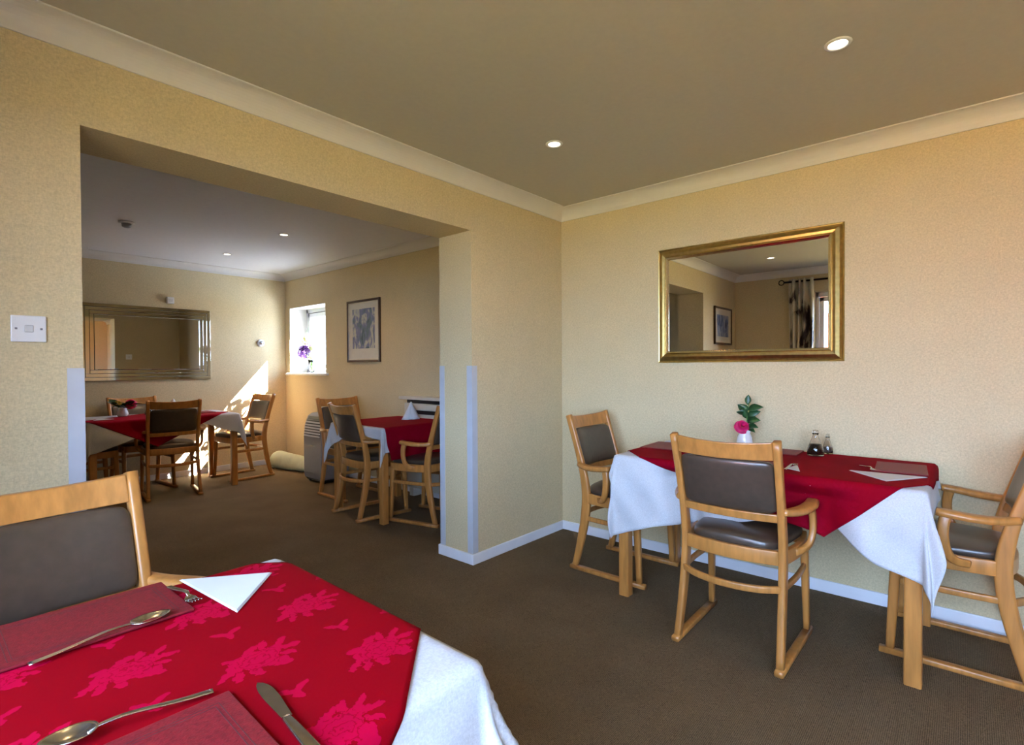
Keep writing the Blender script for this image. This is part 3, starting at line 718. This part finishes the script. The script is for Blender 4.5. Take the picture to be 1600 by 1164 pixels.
# ------------------------------------------------------------------ table ware
def placemat(c, ang, label, w_=.285, d_=.20):
    t = thing('placemat', label, 'placemat', (c[0], c[1], ZS), ang, 'maroon leatherette placemats')
    bd = obox('board', (-w_/2, -d_/2, 0), (w_/2, d_/2, .005), M_mat, t, bevel=.0015)
    for ins in (.020, .026):
        bm = bmesh.new(); a, b = w_/2-ins, d_/2-ins; l = .0014
        for p, q in (((-a, -b), (a, -b+l)), ((-a, b-l), (a, b)), ((-a, -b), (-a+l, b)), ((a-l, -b), (a, b))): box(bm, (p[0], p[1], .0048), (q[0], q[1], .0053))
        link('border_line', bm, M_mat_line, bd)
    return t
def tri_napkin(pts, label, z=ZS, th=.0035):
    bm = bmesh.new()
    P = [Vector((*p, z)) for p in pts]; cen = (P[0]+P[1]+P[2])/3
    for k in range(3):      # three layers of folded cloth, slightly shrunk
        s = 1-.025*k; vs = []
        for zz in (z+th*k/3+.0002, z+th*(k+1)/3):
            vs.append([bm.verts.new(cen+(p-cen)*s+Vector((0, 0, zz-z))) for p in P])
        bm.faces.new(vs[0][::-1]); bm.faces.new(vs[1])
        for j in range(3): bm.faces.new((vs[0][j], vs[0][(j+1) % 3], vs[1][(j+1) % 3], vs[1][j]))
    o = link('napkin', bm, M_napkin, bevel=.001); tag(o, label, 'napkin', 'folded white napkins'); return o
def pyramid_napkin(c, label, h=.15, r=.085, rz=0.):
    bm = bmesh.new(); n = 48; rings = []
    for k in range(9):
        u = k/8; ring = []
        for j in range(n):
            a = 2*PI*j/n; wv = 1+.16*(1-u)*math.cos(4*a+.5)+.06*(1-u)*math.cos(9*a)
            ring.append(bm.verts.new((r*(1-u*.93)*wv*math.cos(a), r*.75*(1-u*.93)*wv*math.sin(a), h*u)))
        rings.append(ring)
    for a, b in zip(rings, rings[1:]):
        for j in range(n): bm.faces.new((a[j], a[(j+1) % n], b[(j+1) % n], b[j]))
    bm.faces.new(rings[-1]); bm.faces.new(rings[0][::-1])
    o = link('napkin', bm, M_napkin, smooth=True); o.location = (c[0], c[1], ZS); o.rotation_euler = (0, 0, rz); tag(o, label, 'napkin', 'white napkins folded to a standing peak')
def orient(a, b): return math.atan2(b[1]-a[1], b[0]-a[0])
def spoon(a, b, label, z=ZS, L=None):
    """a handle end, b bowl tip"""
    L = L or math.dist(a, b); t = thing('spoon', label, 'spoon', (a[0], a[1], z), orient(a, b), 'steel dessert spoons')
    hl = L*.68
    bm = bmesh.new(); sweep(bm, [(0, 0, .004), (hl*.3, 0, .006), (hl*.75, 0, .012), (hl, 0, .010), (hl+.012, 0, .006)], .010, .0028, side=(0, 1, 0), n=6, rnd=.45, scale=lambda u: (1.25-.75*u**.7 if u < .8 else .62+(u-.8)*1.0, 1)); link('handle', bm, M_steel, t, smooth=True)
    bm = bmesh.new(); bl = L-hl; n = 24; rings = []
    for k in range(9):
        rr = k/8; ring = []
        for j in range(n):
            an = 2*PI*j/n; xx = math.cos(an)*rr; yy = math.sin(an)*rr
            wd = .0205*(1-.18*xx); ring.append(bm.verts.new((hl+bl/2+xx*bl/2, yy*wd, .0012+.0095*(rr**2)-.003*(1 if False else 0)*0)))
        rings.append(ring)
    for a_, b_ in zip(rings, rings[1:]):
        for j in range(n): bm.faces.new((a_[j], a_[(j+1) % n], b_[(j+1) % n], b_[j]))
    bmesh.ops.remove_doubles(bm, verts=bm.verts, dist=1e-5)
    o = link('bowl', bm, M_steel, t, smooth=True); md = o.modifiers.new('s', 'SOLIDIFY'); md.thickness = .0012
    return t
def knife(a, b, label, z=ZS):
    """a blade tip, b handle end"""
    L = math.dist(a, b); t = thing('table_knife', label, 'knife', (a[0], a[1], z), orient(a, b))
    bm = bmesh.new(); n = 16; bl = L*.52; top, bot = [], []
    for i in range(n+1):
        u = i/n; x = bl*u
        e = .0125*math.sin(min(1, u*3.2)*PI/2)**.6*(1-.35*max(0, u-.5)*2); bk = .0075*math.sin(min(1, u*3.2)*PI/2)**.6*(1-.35*max(0, u-.5)*2)
        top.append((x, e)); bot.append((x, -bk))
    out = top+bot[::-1]
    v0 = [bm.verts.new((x, y, .002)) for x, y in out]; v1 = [bm.verts.new((x, y, .0038)) for x, y in out]
    for j in range(len(out)):
        k = (j+1) % len(out); bm.faces.new((v0[j], v0[k], v1[k], v1[j]))
    bm.faces.new(v0[::-1]); bm.faces.new(v1)
    bmesh.ops.remove_doubles(bm, verts=bm.verts, dist=1e-6); link('blade', bm, M_steel, t)
    bm = bmesh.new(); sweep(bm, [(bl-.002, 0, .0034), (bl+.02, 0, .004), (L*.8, 0, .0045), (L, 0, .004)], .014, .0062, side=(0, 1, 0), n=5, rnd=.45, scale=lambda u: (.8+.55*u, .9+.2*u)); link('handle', bm, M_steel, t, smooth=True)
    return t
def fork(a, b, label, z=ZS):
    """a handle end, b tine tips"""
    L = math.dist(a, b); t = thing('table_fork', label, 'fork', (a[0], a[1], z), orient(a, b), 'steel table forks')
    bm = bmesh.new(); sweep(bm, [(0, 0, .003), (L*.3, 0, .008), (L*.62, 0, .014), (L*.72, 0, .009)], .012, .0030, side=(0, 1, 0), n=5, rnd=.45, scale=lambda u: (1.1-.6*u, 1)); link('handle', bm, M_steel, t, smooth=True)
    bm = bmesh.new(); sweep(bm, [(L*.70, 0, .0095), (L*.76, 0, .006), (L*.82, 0, .005)], .022, .0022, side=(0, 1, 0), n=5, rnd=.45, scale=lambda u: (.4+.6*min(1, u*2), 1))
    for k in range(4): y = (k-1.5)*.0062; sweep(bm, [(L*.81, y, .005), (L*.9, y, .006), (L, y*.95, .0095)], .0030, .002, side=(0, 1, 0), n=4, rnd=.45, scale=lambda u: 1-.5*u)
    link('tines', bm, M_steel, t, smooth=True); return t
k = .962
mt1 = placemat((.22, 1.243), math.radians(0.5), 'maroon placemat at the far side of the near table, before the foreground chair')
placemat((.158, .717), math.radians(-1), 'maroon placemat at bottom edge of the picture on near table')
tri_napkin([(.393, 1.333), (.548, 1.216), (.414, 1.070)], 'white triangular napkin lying flat on the near rose-patterned cloth')
spoon((.120, 1.130), (.325, 1.157), 'long steel spoon lying along the front edge of the far-side placemat', z=ZS+.001)
spoon((.287, .832), (.098, .868), 'steel spoon with its bowl at bottom edge of picture, above the nearer placemat')
knife((.338, .803), (.322, .592), 'steel table knife pointing away beside the nearer placemat')
fork((.364, 1.305), (.376, 1.168), 'steel fork between the placemat and white napkin on near table')
# right table settings
placemat((2.960, .225), math.radians(4), 'maroon placemat at the right end of the right table', .275, .19)
placemat((2.925, 1.345), math.radians(3), 'maroon placemat at the left end of the right table', .27, .19)
placemat((3.125, .815), math.radians(91), 'maroon placemat at the wall side of the right table beside the vinegar bottle', .285, .19)
placemat((2.650, .800), math.radians(91), 'maroon placemat at the front of right table, mostly behind the chair back', .285, .19)
tri_napkin([(2.765, .398), (2.600, .245), (2.795, .122)], 'white triangular napkin at the right end of right table')
tri_napkin([(2.640, .628), (2.74, .600), (2.60, .560)], 'small white napkin end beside the chair back on right table')
tri_napkin([(3.10, 1.43), (3.23, 1.40), (3.14, 1.15)], 'thin white napkin at back left of the right table')
fork((2.92, .375), (2.80, .30), 'dark-looking fork between placemat and napkin on right table', z=ZS)
fork((2.60, .62), (2.75, .610), 'steel fork just right of the front chair back on right table')
tri_napkin([(1.10, 6.02), (1.27, 6.06), (1.18, 6.22)], 'flat white napkin at the left end of the far table')
pyramid_napkin((3.03, 3.86), 'white napkin standing in a peak on the middle table', .155, .10, .3)
pyramid_napkin((1.86, 6.42), 'white peaked napkin on far table, half behind the chair back', .15, .09, .2)
placemat((2.08, 6.25), math.radians(90), 'dark placemat at right end of the far table', .26, .19)

# vases and flowers
def jug(parent, r=.030, h=.095):
    bm = bmesh.new(); lathe(bm, [(0, 0), (r*.85, 0), (r, .01), (r*1.08, h*.3), (r*.95, h*.6), (r*.72, h*.82), (r*.85, h), (r*.78, h), (r*.64, h*.82), (r*.85, h*.6), (0, h*.5)]); return link('jug_body', bm, M_porc, parent, smooth=True)
def leaf(bm, p, d, L, w_, roll=0., droop=.2):
    d = Vector(d).normalized(); sdv = d.cross(Vector((0, 0, 1)))
    sdv = (sdv if sdv.length > .05 else Vector((1, 0, 0))).normalized(); sdv = Matrix.Rotation(roll, 3, d) @ sdv; up = sdv.cross(d)
    n = 6; A, B, Mid = [], [], []
    for i in range(n+1):
        u = i/n; c = Vector(p)+d*L*u-Vector((0, 0, droop*L*u*u)); ww = w_*math.sin(PI*u**.8)*.5
        Mid.append(bm.verts.new(c)); A.append(bm.verts.new(c+sdv*ww+up*ww*.3)); B.append(bm.verts.new(c-sdv*ww+up*ww*.3))
    for i in range(n):
        bm.faces.new((Mid[i], A[i], A[i+1], Mid[i+1])); bm.faces.new((Mid[i], Mid[i+1], B[i+1], B[i]))
def rose(bm, c, r, rnd, tilt=0):
    for ring, (nn, rr, hh) in enumerate(((3, .35, .9), (5, .62, .7), (6, .85, .45), (7, 1.0, .15))):
        for k in range(nn):
            a = 2*PI*k/nn+ring*.7+rnd.uniform(-.1, .1); ca, sa = math.cos(a), math.sin(a); m = 5; g = []
            for i in range(m+1):
                u = i/m; row = []
                for j in range(m+1):
                    v = (j/m-.5); an = a+v*2.3*(1-.25*ring/3)/(1+.2*ring)
                    rad = r*rr*(.25+.75*u**.7)*(1-.15*abs(v)); z = r*(hh*.9*u-.3*(1-u)*0)-(r*.35*(u**3)*(ring/3))-r*.15*abs(v)*2*u
                    row.append(bm.verts.new(Vector(c)+Vector((rad*math.cos(an), rad*math.sin(an), z))))
                g.append(row)
            for i in range(m):
                for j in range(m): bm.faces.new((g[i][j], g[i+1][j], g[i+1][j+1], g[i][j+1]))
t = thing('flower_vase', 'small white jug with one pink rose and dark leaves on right table', 'vase', (3.185, .975, ZS))
jug(t, .041, .10)
rnd = random.Random(2)
bm = bmesh.new(); rose(bm, (0, 0, 0), .044, rnd)
bmesh.ops.transform(bm, verts=bm.verts, matrix=Matrix.Translation((-.028, .004, .122)) @ Vector((-.7, -.45, .55)).to_track_quat('Z', 'Y').to_matrix().to_4x4())
o = link('rose_bloom', bm, M_pink, t, smooth=True)
bm = bmesh.new()
tube(bm, [(.004, 0, .04), (.0, -.012, .16), (.006, -.022, .25)], .0022)
link('stem', bm, M_stem, t, smooth=True)
bm = bmesh.new()
for z, dx, dy, dz, L, w_, ro in ((.245, .05, -.05, 1, .075, .034, 1.0), (.20, -.3, .6, .8, .085, .052, 1.1), (.215, -.1, -.75, .35, .100, .050, 1.0), (.19, -.4, .55, .3, .070, .046, .9), (.18, .1, -.8, .55, .085, .044, 1.2),
                              (.15, -.2, -.7, .25, .085, .048, 1.0), (.14, .1, -.5, .7, .070, .042, 1.2), (.125, -.3, -.9, .1, .070, .038, .9), (.11, -.3, -.6, -.1, .055, .032, .5), (.165, -.3, .2, .8, .06, .040, 1.0)):
    leaf(bm, (.003, -.016, z), (dx, dy, dz), L, w_, ro)
o = link('leaves', bm, M_leaf, t, smooth=True); md = o.modifiers.new('s', 'SOLIDIFY'); md.thickness = .0008
t = thing('flower_vase', 'white jug of pink flower and spreading leaves on the far table', 'vase', (1.40, 6.36, ZS))
jug(t, .045, .085)
bm = bmesh.new(); rose(bm, (0, 0, 0), .055, rnd)
bmesh.ops.transform(bm, verts=bm.verts, matrix=Matrix.Translation((.055, -.05, .125)) @ Vector((-.3, -.8, .5)).to_track_quat('Z', 'Y').to_matrix().to_4x4())
link('rose_bloom', bm, M_pink, t, smooth=True)
bm = bmesh.new()
for kx in range(14):
    a = rnd.uniform(0, 2*PI); leaf(bm, (.02*math.cos(a), .02*math.sin(a), .085), (math.cos(a), math.sin(a), rnd.uniform(.3, 1.0)), rnd.uniform(.10, .19), .055, rnd.uniform(-1, 1), .25)
link('leaves', bm, M_leaf, t, smooth=True)
bm = bmesh.new()
for kx in range(3):
    a = 2.2+kx*.9; rose(bm, (.05*math.cos(a), .05*math.sin(a), .13), .030, rnd)
link('yellow_bloom', bm, mat('yellow_petal', (.65, .45, .06), .6, noise_scale=50, noise_amt=.1), t, smooth=True)

def cruet(x, y, label, r, h, fill, fm, group='condiment bottles'):
    t = thing('cruet_bottle', label, 'bottle', (x, y, ZS), group=group)
    bm = bmesh.new(); lathe(bm, [(0, 0), (r*.92, 0), (r, .006), (r*.95, h*.28), (r*.45, h*.66), (r*.30, h*.80), (r*.40, h*.86), (r*.36, h*.88), (r*.26, h*.80), (r*.40, h*.66), (r*.90, h*.28), (r*.93, .008), (0, .004)])
    gb = link('glass_body', bm, M_glass, t, smooth=True)
    f = h*fill
    bm = bmesh.new(); rt = r*.88 if f < h*.28 else r*(.88-.48*(f-h*.28)/(h*.38))
    lathe(bm, [(0, .0045), (r*.90, .0085), (r*.87, min(f, h*.27)), (rt, f), (0, f)]); link('contents', bm, fm, gb, smooth=True)
    bm = bmesh.new(); lathe(bm, [(0, h*.86), (r*.32, h*.86), (r*.36, h*.90), (r*.30, h*.98), (0, h)]); link('stopper', bm, M_glass, gb, smooth=True)
cruet(3.115, .598, 'glass cruet half full of dark vinegar on the right table', .040, .135, .45, M_vinegar)
cruet(3.215, .560, 'slimmer clear shaker behind the dark vinegar cruet', .026, .105, .35, M_pepper)
cruet(1.62, 6.36, 'dark glass cruet beside the flower jug on the far table', .034, .12, .42, M_vinegar)

# glass vase with purple hydrangea on far window board
t = thing('flower_vase', 'clear glass vase of purple and cream flowers on the far window board', 'vase', (XB+.085, 6.32, WZ0+.004))
bm = bmesh.new(); lathe(bm, [(0, 0), (.030, 0), (.032, .01), (.030, .08), (.040, .17), (.038, .17), (.027, .08), (.028, .012), (0, .010)]); link('glass_body', bm, M_glass, t, smooth=True)
bm = bmesh.new(); rnd = random.Random(5)
for kx in range(9):
    a = rnd.uniform(0, 2*PI); tube(bm, [(.015*math.cos(a), .015*math.sin(a), .015), (.012*math.cos(a+2.5), .012*math.sin(a+2.5), .12), (.04*math.cos(a+3), .05+.05*math.sin(a+3), .24)], .003)
link('stem', bm, M_stem, t, smooth=True)
def floret_ball(bm, c, r, n, s, rnd):
    for _ in range(n):
        v = Vector((rnd.gauss(0, 1), rnd.gauss(0, 1), rnd.gauss(0, 1))).normalized(); p = Vector(c)+v*r*rnd.uniform(.8, 1.05)
        a = v.orthogonal().normalized(); b = v.cross(a); ang = rnd.uniform(0, PI); a, b = a*math.cos(ang)+b*math.sin(ang), b*math.cos(ang)-a*math.sin(ang)
        for q in (a, b, -a, -b):
            o2 = q.cross(v)*.45
            bm.faces.new([bm.verts.new(p), bm.verts.new(p+(q*.6+o2)*s+v*s*.2), bm.verts.new(p+q*s*1.1), bm.verts.new(p+(q*.6-o2)*s+v*s*.2)])
bm = bmesh.new(); floret_ball(bm, (-.02, .14, .27), .085, 130, .020, rnd); floret_ball(bm, (-.02, .03, .31), .06, 80, .018, rnd); link('purple_bloom', bm, M_purple, t)
bm = bmesh.new(); floret_ball(bm, (0, .08, .42), .07, 60, .03, rnd); floret_ball(bm, (0, -.04, .33), .05, 40, .022, rnd); link('cream_bloom', bm, M_cream, t)
bm = bmesh.new()
for kx in range(10):
    a = rnd.uniform(0, 2*PI); leaf(bm, (0, .02, .17+.01*kx), (.5*math.cos(a), math.sin(a), .4), .12, .04, rnd.uniform(-1, 1))
for q in ((.0, .2, .50), (0, .12, .56)): tube(bm, [(0, .05, .3), q], .002)
link('leaves', bm, mat('fresh_green_leaf', (.10, .26, .05), .5, noise_scale=40, noise_amt=.3), t, smooth=True)

# ------------------------------------------------------------------ portable air conditioner, bundle, heater
t = thing('portable_air_conditioner', 'grey portable air conditioner with pale louvres against far room wall', 'air conditioner', (3.03, 5.36, 0))
bm = bmesh.new()
prof = [(-.155, .04), (-.165, .10), (-.165, .50), (-.150, .62), (-.115, .715), (-.07, .745), (.15, .755), (.165, .74), (.165, .04)]
va = [bm.verts.new((x, -.19, z)) for x, z in prof]; vb = [bm.verts.new((x, .19, z)) for x, z in prof]
for j in range(len(prof)): q = (j+1) % len(prof); bm.faces.new((va[j], va[q], vb[q], vb[j]))
bm.faces.new(va); bm.faces.new(vb[::-1]); link('casing', bm, M_grey, t, bevel=.015, seg=3)
def xs(z): return -.165 if z <= .5 else (-.165+.015*(z-.5)/.12 if z <= .62 else -.150+.035*(z-.62)/.095)
def strip(name, za, zb, out_, th, m, hw, n=6):
    bm = bmesh.new(); pr = []
    for i in range(n+1):
        z = za+(zb-za)*i/n; pr.append([bm.verts.new(c) for c in ((xs(z)-out_, -hw, z), (xs(z)-out_, hw, z), (xs(z)-out_+th, hw, z), (xs(z)-out_+th, -hw, z))])
    for a, b in zip(pr, pr[1:]):
        for q in range(4): bm.faces.new((a[q], a[(q+1) % 4], b[(q+1) % 4], b[q]))
    bm.faces.new(pr[0]); bm.faces.new(pr[-1][::-1]); return link(name, bm, m, t)
strip('louvre_recess', .495, .672, .002, .01, M_black, .165)
strip('air_outlet', .680, .714, .003, .01, M_black, .155)
for kx in range(6): strip('louvre', .500+.029*kx, .514+.029*kx, .014, .014, M_lgrey, .16, 2)
obox('logo_plate', (-.168, -.045, .40), (-.164, .045, .408), M_black, t)
obox('plinth', (-.145, -.165, .022), (.15, .165, .045), M_black, t)
for sx in (-.11, .12):
    for sy in (-.14, .14):
        bm = bmesh.new(); lathe(bm, [(0, -.012), (.022, -.012), (.022, .012), (0, .012)], seg=16); o = link('castor', bm, M_black, t, smooth=True); o.location = (sx, sy, .0225); o.rotation_euler = (PI/2, 0, 0)
bm = bmesh.new(); n = 40; sg = 28; rings = []
A0, A1 = Vector((3.00, 6.60, 0)), Vector((3.16, 5.72, 0))
for i in range(n+1):
    u = i/n; c = A0.lerp(A1, u); rr = (.115-.03*u)*(math.sin(min(1, u*6+.02)*PI/2)**.5)*(math.sin(min(1, (1-u)*8+.02)*PI/2)**.5); rr = max(rr, .012); ring = []
    for j in range(sg):
        a = 2*PI*j/sg; rad = rr*(1+.05*math.sin(3*a+u*5)+.05*noise.noise(Vector((u*8, math.cos(a)*2, math.sin(a)*2))))
        z = rad*math.sin(a)*(.92 if math.sin(a) > 0 else .8)
        if math.sin(a) > .6: z += .035*(1-u)*(math.sin(a)-.6)/.4
        ring.append(bm.verts.new(c+Vector((math.cos(a)*rad, 0, z+rr*.8))))
    rings.append(ring)
for a, b in zip(rings, rings[1:]):
    for j in range(sg): bm.faces.new((a[j], a[(j+1) % sg], b[(j+1) % sg], b[j]))
bm.faces.new(rings[0][::-1]); bm.faces.new(rings[-1])
for v_ in bm.verts: v_.co.z = max(.002, v_.co.z)
o = link('fabric_bundle', bm, M_bundle, smooth=True); tag(o, 'pale green-white rolled bundle lying on carpet in far room corner', 'bundle')

t = thing('storage_heater', 'cream wall heater with dark slot behind the middle table and peaked napkin', 'heater', (XB, 3.62, 0))
obox('heater_body', (-.105, -.58, .08), (-.001, .55, .90), M_heater, t, bevel=.008)
obox('top_shelf', (-.135, -.60, .935), (-.001, .60, .965), M_heater, t, bevel=.005)
obox('neck', (-.085, -.57, .90), (-.001, .53, .935), M_black, t)
obox('front_step', (-.118, -.57, .845), (-.104, .50, .895), M_heater, t, bevel=.003)
obox('grille', (-.112, -.50, .80), (-.104, .44, .835), M_black, t)
for y in (-.5, .45): obox('foot', (-.10, y-.03, 0), (-.02, y+.03, .081), M_heater, t)
